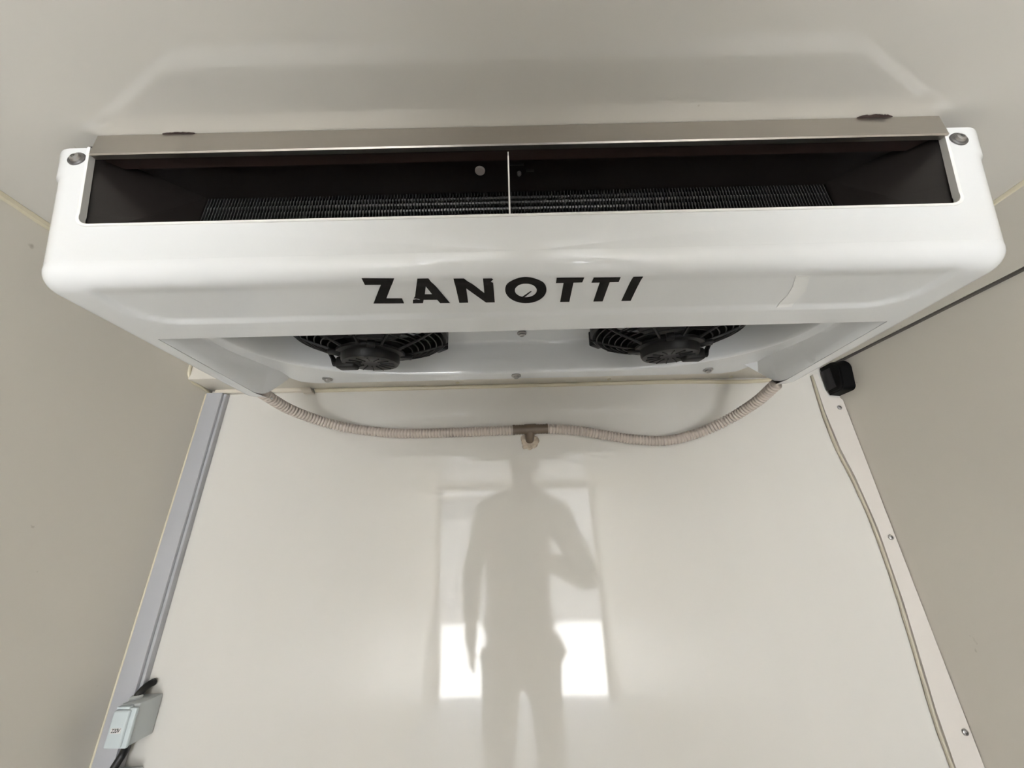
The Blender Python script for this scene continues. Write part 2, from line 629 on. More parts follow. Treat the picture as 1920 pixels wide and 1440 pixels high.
# bolts
for x, z in ((-.544, .4335), (.5195, .4315)):
    bm = BM()
    lathe(bm, [(.0100, 0), (.0100, .0014), (.0094, .0022), (.0045, .0022), (.0045, .002)], (x, YF, z), (0, -1, 0), 28)
    wsh = mk('washer', bm, M['washer'], unit)
    bm = BM()
    lathe(bm, [(.0064, .002), (.0060, .0030), (.0052, .0045), (.0036, .0053), (.0024, .0054), (.0020, .0036), (0, .0036)], (x, YF, z), (0, -1, 0), 28)
    mk('bolt', bm, M['screw'], unit)

# duct casing (dark) and coil
YC = .386
bm = BM()
x0, x1 = oL(ZT) - .004, oR(ZT) + .004
cx0, cx1 = -.455, .428
yf = YF + .0055
def quad(*p):
    bm.faces.new([bm.verts.new(q) for q in p])
zt = .4575
quad((x0, yf, zt), (x1, yf, zt), (cx1, YC + .06, zt), (cx0, YC + .06, zt))
quad((x0, YF + .001, zt), (x1, YF + .001, zt), (x1, yf, zt), (x0, yf, zt))
xb0, xb1 = oL(.33) - .002, oR(.33) + .002
quad((xb0, yf, .318), (x0, yf, zt), (cx0, YC, zt), (cx0, YC, .318))
quad((xb1, yf, .318), (x1, yf, zt), (cx1, YC, zt), (cx1, YC, .318))
quad((cx0, YC, .3), (cx0, YC + .06, .3), (cx0, YC + .06, zt), (cx0, YC, zt))
quad((cx1, YC, .3), (cx1, YC + .06, .3), (cx1, YC + .06, zt), (cx1, YC, zt))
quad((xb0, yf, .320), (xb1, yf, .320), (cx1, YC + .06, .318), (cx0, YC + .06, .318))
quad((cx0, YC + .06, .3), (cx1, YC + .06, .3), (cx1, YC + .06, zt), (cx0, YC + .06, zt))
bmesh.ops.remove_doubles(bm, verts=bm.verts, dist=.0001)
r = bmesh.ops.solidify(bm, geom=list(bm.faces), thickness=.0012)
casing = mk('duct_casing', bm, M['dark'], unit, smooth=False)
bm = BM()
box(bm, x0, x1, YF + .0045, YF + .0245, .4475, zt)
mk('seal_strip', bm, M['soot'], casing, smooth=False)
bm = BM()
x = cx0 + .003
while x < cx1 - .002:
    box(bm, x, x + .0009, YC, YC + .056, .3205, zt - .002)
    x += .0044
coil = mk('cooling_coil', bm, M['fin'], unit, smooth=False)
bm = BM()
for z, y in ((.4495, YC + .0065), (.4395, YC + .0055), (.4290, YC + .0065)):
    p = [(cx0 + .002 + (cx1 - cx0 - .004) * k / 430, y, z) for k in range(431)]
    tube(bm, p, .0036, 8)
mk('coil_tube', bm, M['tube'], coil)
bm = BM()
box(bm, -.0252, -.0240, YF + .003, YC - .006, .3292, .4335)
mk('divider', bm, M['divider'], unit, smooth=False)
bm = BM()
box(bm, -.0255, -.0237, YF + .0005, YF + .0033, .3292, .4235, .0004)
mk('divider_edge', bm, M['lip'], unit, smooth=False)
bm = BM()
lathe(bm, [(.0068, 0), (.0068, .0012), (.0055, .0022), (0, .0024)], (-.0625, .352, zt - .0012), (0, 0, -1), 20)
mk('plug', bm, mat('pale_plug', (.42, .38, .36), .4), casing)
bm = BM()
lathe(bm, [(.003, 0), (.003, .003), (.0018, .005), (0, .005)], (-.010, .357, zt - .0012), (0, 0, -1), 14)
mk('screw', bm, M['screw'], casing)
bm = BM()
box(bm, -.0225, -.004, .342, .3445, zt - .004, zt - .0012)
box(bm, .0, .010, .352, .3545, zt - .003, zt - .0012)
mk('clip', bm, M['tube'], casing, smooth=False)

# fan tray with the deep scoop
def mirror(P):
    return P + [(2 * XC - x, y) for x, y in P[::-1]]
scp = mirror([(-.462, .400), (-.459, .48), (-.453, .545), (-.442, .59), (-.424, .622), (-.392, .650), (-.345, .672), (-.285, .687), (-.2, .694), (-.1, .695)])
scp = dens([tuple(p) for p in catmull([(x, y, 0) for x, y in scp], 4) and [(v.x, v.y) for v in catmull([(x, y, 0) for x, y in scp], 4)]], .008)
XT = XI - .0005
ty = YREAR - .045
tr = [(XC - XT, .400), (XC + XT, .400), (XC + XT, ty), (XC + XT - .004, ty + .03), (XC + XT - .010, .680), (XC + XT - .030, .712), (XC + XT - .06, .722), (XC - XT + .06, .722), (XC - XT + .030, .712), (XC - XT + .010, .680), (XC - XT + .004, ty + .03), (XC - XT, ty)]
trd = dens(tr, .01)
def ztray(x, y):
    zt_ = .285 + .025 * sstep((y - .48) / .2)
    if inside((x, y), scp):
        d = segdist((x, y), [p for p in scp])
        d = min(d, 9)
        if y < .42:
            d = max(d, .0)
        z = zt_
        rise = .064
        if d < .020:
            q = d / .020
            z += rise * (1 - math.sqrt(max(0, 1 - q * q))) * .5 + rise * .5 * q if False else rise * sstep(q ** .9)
        else:
            z += rise
        z += .22 * max(0, d - .016)
        return min(z, .425)
    e = XT - abs(x - XC)
    if e < .016:
        zt_ = ZB + (zt_ - ZB) * sstep(e / .016) * 1.0
        if e < .0002:
            zt_ = ZB + .0004
    return zt_
ext = []
def shrink(P, d):
    out = []
    for i in range(len(P)):
        a = P[i - 1]
        b = P[(i + 1) % len(P)]
        tx, tz = b[0] - a[0], b[1] - a[1]
        l = math.hypot(tx, tz) or 1
        q = (P[i][0] + tz / l * d, P[i][1] - tx / l * d)
        out.append(q)
    return out
for d in (-.0035, .0012, .003, .005, .0075, .010, .0125, .015, .0175, .020, .024, .03):
    for q in shrink(scp, d):
        if inside(q, trd) and (d < 0 or inside(q, scp)) and abs(segdist(q, scp) - abs(d)) < .0008:
            ext.append(q)
for i in range(60):
    for j in range(22):
        q = (XC - .5 + i * .017, .41 + j * .015)
        if inside(q, trd) and segdist(q, scp) > .03 and segdist(q, trd) > .005:
            ext.append(q)
for s in (-1, 1):
    for e in (.003, .006, .009, .012, .015, .018):
        for j in range(28):
            q = (XC + s * (XT - e), .405 + j * .0085)
            if inside(q, trd) and segdist(q, trd) > .0015:
                ext.append(q)
V, Tt = cdt([trd, scp], ext, lambda c: inside(c, trd))
bm = BM()
fv = [bm.verts.new((x, y, ztray(x, y))) for x, y in V]
for t in Tt:
    try:
        bm.faces.new([fv[i] for i in t])
    except ValueError:
        pass
bmesh.ops.recalc_face_normals(bm, faces=bm.faces)
bmesh.ops.solidify(bm, geom=list(bm.faces), thickness=-.002)
tray = mk('fan_tray', bm, M['housing'], unit, angle=50)
# tray screws
for x, y in ((-.405, .7), (-.017, .706), (.378, .7)):
    z = ztray(x, y)
    bm = BM()
    lathe(bm, [(.0100, -.0005), (.0100, .0016), (.0085, .0024), (.0055, .0024), (.0055, .0052), (.004, .0066), (0, .0068)], (x, y, z), (0, 0, -1), 20)
    mk('tray_screw', bm, M['screw'], tray)
bm = BM()
lathe(bm, [(.0095, -.001), (.0095, .0016), (.0085, .0024), (.0055, .0024), (.0055, .0052), (.004, .0066), (0, .0068)], (-.004, .652, ztray(-.004, .652)), (0, .1, -1), 20)
mk('tray_screw', bm, M['screw'], tray)

# fans
def make_fan(cx, flip):
    al = math.radians(10)
    R_ = .1265
    c = Vector((cx, .548, .3175))
    ez = Vector((0, math.sin(al), -math.cos(al)))      # out of the grille (downwards)
    ey = Vector((0, math.cos(al), math.sin(al)))
    ex = Vector((flip, 0, 0))
    def W(u, v, w):
        return c + ex * u + ey * v + ez * w
    fr = BM()
    # shroud: square-ish body with cut corners, and round rim
    lathe(fr, [(R_ - .004, -.045), (R_, -.045), (R_, .0), (R_ - .004, .003), (R_ - .008, 0), (R_ - .008, -.045), (R_ - .004, -.045)], c, ez, 64)
    for a in (45, 135, 225, 315):
        ca, sa = math.cos(math.radians(a)), math.sin(math.radians(a))
        b = BM()
        box(b, R_ - .012, R_ + .018, -.016, .016, -.034, -.004, .003)
        for v in b.verts:
            x, y, z = v.co
            v.co = W(x * ca - y * sa, x * sa + y * ca, z)
        merge(fr, b)
    shroud = mk('fan_shroud', fr, M['blackp'], unit)
    # concentric rings lying on a shallow cone towards the hub
    def cone(r):
        return (.004) + .023 * (1 - (r - .05) / (R_ - .05))
    g = BM()
    for r in (.116, .106, .096, .086, .076, .066):
        n = 72
        tube(g, [W(r * math.cos(2 * PI * k / n), r * math.sin(2 * PI * k / n), cone(r)) for k in range(n)], .0011, 6, closed=True)
    mk('grille_ring', g, M['blackp'], shroud)
    g = BM()
    for k in range(10):
        a = math.radians(36 * k + 18)
        ca, sa = math.cos(a), math.sin(a)
        tube(g, [W(.05 * ca, .05 * sa, .029), W(.09 * ca, .09 * sa, .0165), (W(R_ * ca, R_ * sa, .002))], [.0026, .0022, .0022], 6)
    mk('grille_spoke', g, M['blackp'], shroud)
    # blades behind
    g = BM()
    for k in range(9):
        a0 = math.radians(40 * k)
        vs = []
        for i in range(6):
            r = .045 + (.112 - .045) * i / 5
            for j in range(4):
                a = a0 + math.radians(-12 + 26 * j / 3 + 10 * i / 5)
                vs.append(g.verts.new(W(r * math.cos(a), r * math.sin(a), -.012 - .018 * j / 3)))
        for i in range(5):
            for j in range(3):
                g.faces.new((vs[i * 4 + j], vs[i * 4 + j + 1], vs[(i + 1) * 4 + j + 1], vs[(i + 1) * 4 + j]))
    bmesh.ops.solidify(g, geom=list(g.faces), thickness=.0015)
    lathe(g, [(0, -.006), (.046, -.008), (.046, -.034), (0, -.034)], c, ez, 32)
    mk('blade_wheel', g, M['blackp'], shroud)
    # motor: flange, can, end cap with vent slots
    g = BM()
    lathe(g, [(0, .022), (.050, .025), (.0545, .0275), (.054, .031), (.048, .032), (.0465, .033), (.046, .0425), (.0440, .0465), (.040, .0475), (.020, .0465), (.010, .0445), (0, .0445)], c, ez, 56)
    for a in (20, 110, 200, 290):
        ca, sa = math.cos(math.radians(a)), math.sin(math.radians(a))
        b = BM()
        box(b, .046, .066, -.006, .006, .026, .0345, .002)
        for v in b.verts:
            x, y, z = v.co
            v.co = W(x * ca - y * sa, x * sa + y * ca, z)
        merge(g, b)
    motor = mk('fan_motor', g, M['blackp'], unit)
    g = BM()
    for k in range(14):
        a = math.radians(360 / 14 * k)
        ca, sa = math.cos(a), math.sin(a)
        tube(g, [W(.016 * ca, .016 * sa, .0465), W(.038 * ca, .038 * sa, .0480)], .0011, 5)
    mk('vent_rib', g, M['blackp'], motor)
    # cable gland box on the side of the motor
    g = BM()
    b = BM()
    gx, gy = (-.040, .004)
    box(b, gx - .016, gx + .016, gy - .012, gy + .012, .034, .0535, .004, 3)
    for v in b.verts:
        v.co = W(*v.co)
    merge(g, b)
    tube(g, [W(gx - .014, gy, .044), W(gx - .022, gy + .002, .043), W(gx - .030, gy + .010, .032), W(gx - .046, gy + .02, .012)], [.006, .0055, .004, .003], 8)
    mk('cable_gland', g, M['blackp'], motor)
make_fan(-.2600, 1)
make_fan(.2370, -1)

# wordmark
LET = {
'Z': [(-0.183, 0.3197), (-0.1489, 0.3207), (-0.1688, 0.3568), (-0.151, 0.3575), (-0.1512, 0.3667), (-0.1866, 0.3656), (-0.1657, 0.3298), (-0.183, 0.3292)] ,
'A': [(-0.1246, 0.3216), (-0.1128, 0.3218), (-0.0977, 0.3683), (-0.109, 0.3682), (-0.1112, 0.3611), (-0.1267, 0.3605), (-0.129, 0.3673), (-0.141, 0.3672), (-0.1392, 0.3606), (-0.1352, 0.3598), (-0.1300, 0.3614), (-0.1316, 0.3590), (-0.1360, 0.3576), (-0.1376, 0.3580), (-0.1351, 0.354)] ,
'Ah': [(-0.1188, 0.336), (-0.1147, 0.351), (-0.1232, 0.3507)] ,
'N': [(-0.0863, 0.3227), (-0.0752, 0.3229), (-0.0557, 0.3512), (-0.055, 0.3236), (-0.0455, 0.3238), (-0.0443, 0.3252), (-0.0460, 0.3272), (-0.0472, 0.3300), (-0.0446, 0.3320), (-0.0447, 0.3692), (-0.0551, 0.3691), (-0.0751, 0.3413), (-0.0761, 0.3685), (-0.0865, 0.3684)] ,
'T1': [(0.0239, 0.3252), (0.0533, 0.3258), (0.053, 0.3356), (0.0434, 0.3356), (0.0437, 0.3718), (0.0328, 0.3717), (0.0326, 0.3357), (0.0242, 0.3357)] ,
'T2': [(0.0638, 0.3264), (0.0927, 0.3267), (0.0933, 0.3366), (0.0834, 0.3365), (0.0835, 0.3725), (0.0724, 0.3724), (0.0726, 0.3367), (0.0634, 0.3366)] ,
'I': [(0.1065, 0.3267), (0.1168, 0.3268), (0.1169, 0.3728), (0.1058, 0.3727)] ,
'Oo': [(0.0147, 0.3472), (0.0141, 0.3434), (0.013, 0.3396), (0.0113, 0.3361), (0.0093, 0.3329), (0.0068, 0.3301), (0.004, 0.3277), (0.0009, 0.3257), (-0.0024, 0.3242), (-0.0058, 0.3233), (-0.0093, 0.3229), (-0.0127, 0.323), (-0.0161, 0.3237), (-0.0193, 0.3249), (-0.0222, 0.3267), (-0.0249, 0.3289), (-0.0272, 0.3315), (-0.0291, 0.3346), (-0.0306, 0.3379), (-0.0315, 0.3416), (-0.0319, 0.3454), (-0.0317, 0.3493), (-0.0309, 0.3531), (-0.0295, 0.3569), (-0.0277, 0.3605), (-0.0252, 0.3637), (-0.0224, 0.3666), (-0.0191, 0.3689), (-0.0156, 0.3707), (-0.0118, 0.3719), (-0.0079, 0.3724), (-0.0041, 0.3722), (-0.0004, 0.3714), (0.0031, 0.3699), (0.0062, 0.3678), (0.009, 0.3651), (0.0112, 0.3621), (0.013, 0.3586), (0.0141, 0.355), (0.0147, 0.3511)] ,
'Oi': [(0.0038, 0.3483), (0.0035, 0.3458), (0.0026, 0.3434), (0.0014, 0.3412), (-0.0002, 0.3392), (-0.0021, 0.3376), (-0.0043, 0.3364), (-0.0066, 0.3356), (-0.0089, 0.3353), (-0.0113, 0.3354), (-0.0135, 0.336), (-0.0156, 0.3371), (-0.0174, 0.3386), (-0.0189, 0.3404), (-0.0201, 0.3425), (-0.0208, 0.3448), (-0.021, 0.3473), (-0.0208, 0.3499), (-0.0201, 0.3523), (-0.0189, 0.3547), (-0.0173, 0.3568), (-0.0154, 0.3585), (-0.0132, 0.3598), (-0.0107, 0.3607), (-0.0082, 0.3611), (-0.0058, 0.3609), (-0.0034, 0.3602), (-0.0012, 0.3591), (0.0006, 0.3575), (0.0021, 0.3555), (0.0032, 0.3533), (0.0037, 0.3508)] ,
}
def surf_mesh(outer, holes, zf, off, thick, step=.006):
    L = [dens(outer, step)] + [dens(h, step) for h in holes]
    keep = lambda c: inside(c, outer) and not any(inside(c, h) for h in holes)
    xs = [p[0] for p in outer]
    ys = [p[1] for p in outer]
    ext = []
    x = min(xs)
    while x < max(xs):
        y = min(ys)
        while y < max(ys):
            if keep((x, y)) and segdist((x, y), outer) > .001:
                ext.append((x, y))
            y += .0025
        x += step
    V, Tt = cdt(L, ext, keep)
    b = BM()
    fv = [b.verts.new((x, y, zf(x, y) - off)) for x, y in V]
    for t in Tt:
        b.faces.new([fv[i] for i in t])
    r = bmesh.ops.extrude_face_region(b, geom=list(b.faces))
    for v in [g for g in r['geom'] if isinstance(g, bmesh.types.BMVert)]:
        v.co.z += thick
    return b
bm = BM()
Z = LET
chipA = [(-.1412, .3585), (-.1335, .3572), (-.1290, .3612), (-.1325, .3618), (-.1370, .3600), (-.1400, .3606)]
for o_, hs in (('Z', []), ('A', ['Ah']), ('N', []), ('T1', []), ('T2', []), ('I', []), ('Oo', ['Oi'])):
    merge(bm, surf_mesh(Z[o_], [Z[h_] for h_ in hs], zbot, .0006, .0005))
mk('lettering', bm, M['letters'], unit, smooth=False)
bm = BM()
merge(bm, surf_mesh([(.286, .3330), (.302, .3330), (.318, .362), (.3215, .392), (.303, .3925), (.302, .370), (.296, .352)], [], zbot, .0005, .0004))
mk('tape_strip', bm, M['tape'], unit, smooth=False)
bm = BM()
merge(bm, surf_mesh([(-.0135, .3615), (-.0035, .3500), (-.0020, .3500), (-.0085, .3590), (-.0125, .3625)], [], zbot, .0006, .0005))
mk('scratch', bm, M['letters'], unit, smooth=False)

# dark stains where the outlet strip meets the ceiling
for nm, x0_, x1_, w in (('mildew_stain', .408, .452, .0032), ('mildew_stain', -.45, -.41, .0016)):
    bm = BM()
    n = 26
    top, bot = [], []
    for k in range(n + 1):
        t = k / n
        env = math.sin(PI * t) ** .5
        top.append(bm.verts.new((x0_ + (x1_ - x0_) * t, YF - .0046 - w * env * random.uniform(.7, 1.1), H - .0006)))
        bot.append(bm.verts.new((x0_ + (x1_ - x0_) * t, YF - .0030, H - .0006)))
    for k in range(n):
        bm.faces.new((top[k], top[k + 1], bot[k + 1], bot[k]))
    bmesh.ops.remove_doubles(bm, verts=bm.verts, dist=.00005)
    bmesh.ops.solidify(bm, geom=list(bm.faces), thickness=.0004)
    o = mk(nm, bm, M['soot'], None, smooth=False)
    tag(o, 'dark mildew stain on the ceiling at the %s end of the steel strip' % ('right' if x0_ > 0 else 'left'), 'stain', 'stains along the steel strip')
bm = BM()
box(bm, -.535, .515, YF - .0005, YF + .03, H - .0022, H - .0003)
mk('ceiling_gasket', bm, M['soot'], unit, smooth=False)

# ------------------------------------------------------------------ drain hoses and fitting
HL = [(-0.5012, 0.652, 0.2650), (-0.4862, 0.72, 0.2547), (-0.4482, 0.78, 0.2457), (-0.4012, 0.808, 0.2372), (-0.3432, 0.818, 0.2294), (-0.2705, 0.82, 0.223), (-0.1617, 0.82, 0.2227), (-0.065, 0.82, 0.2239), (-0.0226, 0.82, 0.2253)]
HR = [(0.0501, 0.82, 0.226), (0.1162, 0.82, 0.2205), (0.1753, 0.82, 0.2091), (0.2456, 0.82, 0.1963), (0.3157, 0.818, 0.1916), (0.3864, 0.806, 0.2048), (0.4414, 0.77, 0.2256), (0.4671, 0.71, 0.2423), (0.4721, 0.652, 0.2555)]
def hose(pts, label):
    bm = BM()
    p = resample(catmull(pts, 30), .00115)
    rr = [(.0108, .0111, .0111, .0108, .0094, .0076)[k % 6] for k in range(len(p))]
    tube(bm, p, rr, 14)
    o = mk('drain_hose', bm, M['hose'], angle=180)
    return tag(o, label, 'hose', 'corrugated drain hoses')
hose(HL, 'beige corrugated drain hose from the left leg of the unit to the brown fitting')
hose(HR, 'beige corrugated drain hose from the right leg of the unit to the brown fitting')
tee = thing('tee_fitting', 'brown plastic tee joining the two beige hoses at the front wall', 'pipe fitting', (.013, .82, .2255))
bm = BM()
a_, b_ = Vector((-.0265, .82, .2252)), Vector((.0525, .82, .2262))
pp = [a_ + (b_ - a_) * k / 26 for k in range(27)]
rr = [(.0112 if k % 2 else .0104) for k in range(27)]
for k in range(9, 18):
    rr[k] = .0122
rr[0] = rr[1] = rr[25] = rr[26] = .0116
tube(bm, pp, rr, 20)
mk('run', bm, M['tee'], tee, angle=50)
bm = BM()
tube(bm, [(.012, .821, .224), (.0115, .8225, .212), (.011, .827, .2065), (.011, D, .204)], [.0108, .0104, .0098, .0095], 18)
mk('branch', bm, M['tee'], tee, angle=50)
bm = BM()
prev = None
rings = []
for r_, y_ in ((.004, .0008), (.009, .0035), (.0145, .0055), (.0175, .0030), (.0195, .0002)):
    rings.append([bm.verts.new((.0105 + r_ * (1 + random.uniform(-.18, .18)) * math.cos(2 * PI * k / 26), D - y_ * random.uniform(.6, 1.3), .2005 + r_ * (1.05 + random.uniform(-.18, .18)) * math.sin(2 * PI * k / 26))) for k in range(26)])
for a, b in zip(rings, rings[1:]):
    for k in range(26):
        bm.faces.new((a[k], a[(k + 1) % 26], b[(k + 1) % 26], b[k]))
tag(mk('filler_patch', bm, M['foam']), 'ragged beige filler in the wall hole below the brown fitting', 'filler')

# small sealed screws along the front soffit
for i, (x, y, w) in enumerate(((-.155, .795, 'left of the middle screw of the unit'), (.205, .797, 'below the right fan'), (.497, .80, 'near the right hose end'))):
    bm = BM()
    lathe(bm, [(.0048, 0), (.0048, .001), (.003, .002), (0, .002)], (x, y + .018, ZS), (0, 0, -1), 16)
    tag(mk('soffit_screw', bm, M['seam']), 'tiny painted screw head under the soffit %s' % w, 'screw', 'painted screws under the soffit')

# ------------------------------------------------------------------ trunking, sockets, cables
tk = thing('cable_trunking', 'grey white plastic cable trunking running down the left wall corner', 'trunking', (-.73, D, -.4))
bm = BM()
box(bm, -.7495, -.7110, D - .017, D, -1.1, .333, .002)
mk('cover', bm, M['trunk'], tk)
bm = BM()
box(bm, -.7105, -.7045, D - .012, D, -1.1, .331, .001)
mk('base', bm, M['trunk'], tk)
tk2 = thing('cable_trunking', 'short cream horizontal trunking under the soffit at the left corner', 'trunking', (-.62, D, .34))
bm = BM()
box(bm, -.735, -.525, D - .012, D, .3335, .3475, .002)
mk('cover', bm, M['trunkc'], tk2)
bm = BM()
b = BM()
box(b, -.530, -.505, D - .013, D, .328, .3495, .003)
for v in b.verts:
    v.co.x += (v.co.z - .338) * -.6
merge(bm, b)
mk('end_cap', bm, M['trunkc'], tk2)
bead('trim_10', [(-W2 + .001, D - .016, .33), (-W2 + .001, D - .016, -.3), (-W2 + .001, D - .016, -1.1)], .0022, M['seam'], 'cream sealant line beside the trunking')

def text_mesh(s, size):
    cu = bpy.data.curves.new('t', 'FONT')
    cu.body = s
    cu.size = size
    cu.extrude = .00025
    cu.align_x = 'CENTER'
    cu.align_y = 'CENTER'
    cu.space_character = .92
    to = bpy.data.objects.new('t', cu)
    COL.objects.link(to)
    bpy.context.view_layer.update()
    me = bpy.data.meshes.new_from_object(to.evaluated_get(bpy.context.evaluated_depsgraph_get()))
    bpy.data.objects.remove(to)
    return me
def socket(zc, label, text):
    x0, x1 = -.7005, -.6715
    y0 = D - .056
    root = thing('wall_socket', label, 'socket', ((x0 + x1) / 2, D, zc), 'grey wall sockets in the left corner')
    bm = BM()
    h = .0285
    box(bm, x0 - .004, x1, D - .045, D - .0002, zc - h, zc + h, .0025)
    body = mk('socket_body', bm, M['socketside'], root)
    bm = BM()
    box(bm, x0 - .002, x1 + .0015, y0 + .004, D - .045, zc - h - .001, zc + h - .004, .003)
    mk('front_frame', bm, M['socket'], root)
    bm = BM()
    box(bm, x0 - .004, x1 - .0060, y0, y0 + .008, zc - h + .001, zc + h - .006, .003, 3)
    lid = mk('lid', bm, M['socket'], root)
    bm = BM()
    box(bm, x0 - .003, x1 - .010, y0 + .003, y0 + .012, zc + h - .0055, zc + h - .002, .001)
    mk('hinge', bm, M['socket'], root)
    bm = BM()
    lathe(bm, [(.009, 0), (.009, .004), (.007, .006), (.0, .006)], (-.6995, D - .024, zc + h - .001), (0, 0, 1), 20)
    mk('cable_entry', bm, M['socketside'], root)
    if text:
        bm = BM()
        xm = (x0 + x1) / 2 - .005
        box(bm, xm - .0085, xm + .0085, y0 - .0003, y0 + .0006, zc - .0075, zc - .0005)
        lb = mk('label_sticker', bm, M['label'], lid, smooth=False)
        me = text_mesh(text, .0078)
        for v in me.vertices:
            x, y, z = v.co
            v.co = Vector((xm + x * .92 + y * .18, y0 - .0004 - z, zc - .0040 + y))
        link('lettering', me, M['letters'], lid, smooth=False)
    return root
socket(-.2745, 'grey wall socket with closed lid marked 220V in the left corner', '220V')
socket(-.3745, 'grey wall socket at the bottom edge below the 220V one', None)
def cable(pts, r, label):
    bm = BM()
    tube(bm, catmull(pts, 8), r, 14)
    return tag(mk('power_cable', bm, M['cable']), label, 'cable', 'black cables at the sockets')
cable([(-.6995, D - .024, -.2470), (-.6990, D - .021, -.240), (-.6970, D - .015, -.2335), (-.6945, D - .008, -.2295), (-.693, D - .002, -.2285)], .0060, 'short black cable entering the top of the 220V socket')
cable([(-.6975, D - .022, -.3030), (-.699, D - .016, -.313), (-.703, D - .014, -.325), (-.7065, D - .018, -.338), (-.707, D - .022, -.3465)], .0062, 'black cable between the 220V socket and the one below')

# black rubber buffer on the right wall
bf = thing('corner_light', 'black hooded lamp housing on the right wall beside the front corner', 'lamp', (.75, .8, .32))
pl = [(D - .0005, .296), (D - .0005, .375), (.800, .375)] + [(.800 - .018 + .0 + .018 * math.cos(math.radians(a)), .357 + .018 * math.sin(math.radians(a))) for a in (60, 30, 0)][0:0]
pl = [(D - .0006, .2915)] + arc(.783 + .012, .3035, .012, 270, 180, 6) + arc(.776 + .024, .342, .024, 180, 90, 8) + [(D - .0006, .366)]
bm = BM()
V, Tt = cdt([pl], [], lambda c: inside(c, pl))
fv = [bm.verts.new((W2 - .0002, y, z)) for y, z in V]
for t in Tt:
    bm.faces.new([fv[i] for i in t])
r = bmesh.ops.extrude_face_region(bm, geom=list(bm.faces))
for v in [g for g in r['geom'] if isinstance(g, bmesh.types.BMVert)]:
    v.co.x = W2 - .026
    v.co.y = (v.co.y - .81) * .93 + .81 + .0015
    v.co.z = (v.co.z - .329) * .93 + .329
top_e = [e for e in bm.edges if all(abs(v.co.x - (W2 - .026)) < 1e-5 for v in e.verts) and len(e.link_faces) == 2]
bmesh.ops.bevel(bm, geom=[e for e in top_e if e.calc_face_angle(0) > .5], offset=.003, segments=3, affect='EDGES')
mk('hood', bm, M['black'], bf, angle=40)
bm = BM()
box(bm, W2 - .0285, W2 - .0255, .803, .829, .304, .352, .001)
mk('lens', bm, mat('smoked_lens', (.012, .012, .013), .35, spec=.4), bf)

# ------------------------------------------------------------------ outside the rear opening
ground = slab('ground', (-14, -16, FLOOR - .85), (14, 4, FLOOR - .75), M['asphalt'], 'concrete yard')
bd = thing('yard_building', 'low plastered building across the yard, right part raised to block the sky, mirrored in the front wall', 'building', (0, -9, FLOOR - .75))
bm = BM()
box(bm, -7, .9, -9.3, -9, FLOOR - .75, 1.05)
box(bm, .9, 7, -9.3, -9, FLOOR - .75, 3.2)  # taller part added to keep bright sky off the right of the mirrored view
mk('wall', bm, M['plaster'], bd, smooth=False)
bm = BM()
box(bm, -7.2, .9, -9.4, -8.85, 1.05, 1.15)
mk('roof_edge', bm, M['steel'], bd, smooth=False)
for x in (-3.2, 0.4, 3.6):
    bm = BM()
    box(bm, x - .6, x + .6, -9.02, -8.97, -.7, .5)
    mk('window', bm, M['glass'], bd, smooth=False)

# ------------------------------------------------------------------ the photographer, seen mirrored in the front wall
def skin(name, pts, edges, m, parent, sub=2, root=0):
    me = bpy.data.meshes.new(name)
    me.from_pydata([p[0] for p in pts], edges, [])
    o = bpy.data.objects.new(name, me)
    COL.objects.link(o)
    md = o.modifiers.new('s', 'SKIN')
    md.use_smooth_shade = True
    for i, p in enumerate(pts):
        r = p[1] if isinstance(p[1], tuple) else (p[1], p[1])
        me.skin_vertices[0].data[i].radius = r
        me.skin_vertices[0].data[i].use_root = (i == root)
    ms = o.modifiers.new('u', 'SUBSURF')
    ms.levels = sub
    ms.render_levels = sub
    bpy.context.view_layer.update()
    me2 = bpy.data.meshes.new_from_object(o.evaluated_get(bpy.context.evaluated_depsgraph_get()))
    bpy.data.objects.remove(o)
    return link(name, me2, m, parent, angle=180)
per = thing('person', 'person in dark jacket and trousers taking the picture, mirrored in the glossy front wall', 'person', (0, -.30, FLOOR))
Yb = -.30
J = {}
P = []
E = []
def J_(n, co, r, par=None):
    J[n] = len(P)
    P.append((co, r))
    if par:
        E.append((J[par], J[n]))
J_('pelvis', (-.01, Yb, -.40), (.170, .105))
J_('waist', (-.01, Yb, -.22), (.165, .100), 'pelvis')
J_('chest', (.0, Yb, .04), (.195, .115), 'waist')
J_('neck0', (.005, Yb, .185), (.075, .070), 'chest')
J_('neck', (.01, Yb + .01, .235), .052, 'neck0')
J_('jaw', (.015, Yb + .025, .285), (.058, .066), 'neck')
J_('head', (.02, Yb + .015, .355), (.084, .098), 'jaw')
J_('crown', (.02, Yb + .005, .418), (.068, .080), 'head')
J_('shL', (-.165, Yb, .13), .058, 'neck0')
J_('elL', (-.235, Yb - .02, -.13), .048, 'shL')
J_('wrL', (-.228, Yb + .06, -.36), .029, 'elL')
J_('paL', (-.226, Yb + .075, -.42), (.020, .036), 'wrL')
J_('shR', (.175, Yb, .13), .058, 'neck0')
J_('elR', (.315, Yb + .03, -.21), .054, 'shR')
J_('wrR', (.120, Yb + .215, -.085), .028, 'elR')
J_('paR', (.075, Yb + .250, -.060), (.034, .020), 'wrR')
J_('hipL', (-.095, Yb, -.50), .088, 'pelvis')
J_('knL', (-.115, Yb + .02, -.82), .060, 'hipL')
J_('anL', (-.125, Yb - .01, -1.12), .040, 'knL')
J_('toL', (-.135, Yb + .12, -1.165), .034, 'anL')
J_('hipR', (.085, Yb, -.50), .088, 'pelvis')
J_('knR', (.100, Yb + .02, -.82), .060, 'hipR')
J_('anR', (.105, Yb - .01, -1.12), .040, 'knR')
J_('toR', (.120, Yb + .12, -1.165), .034, 'anR')
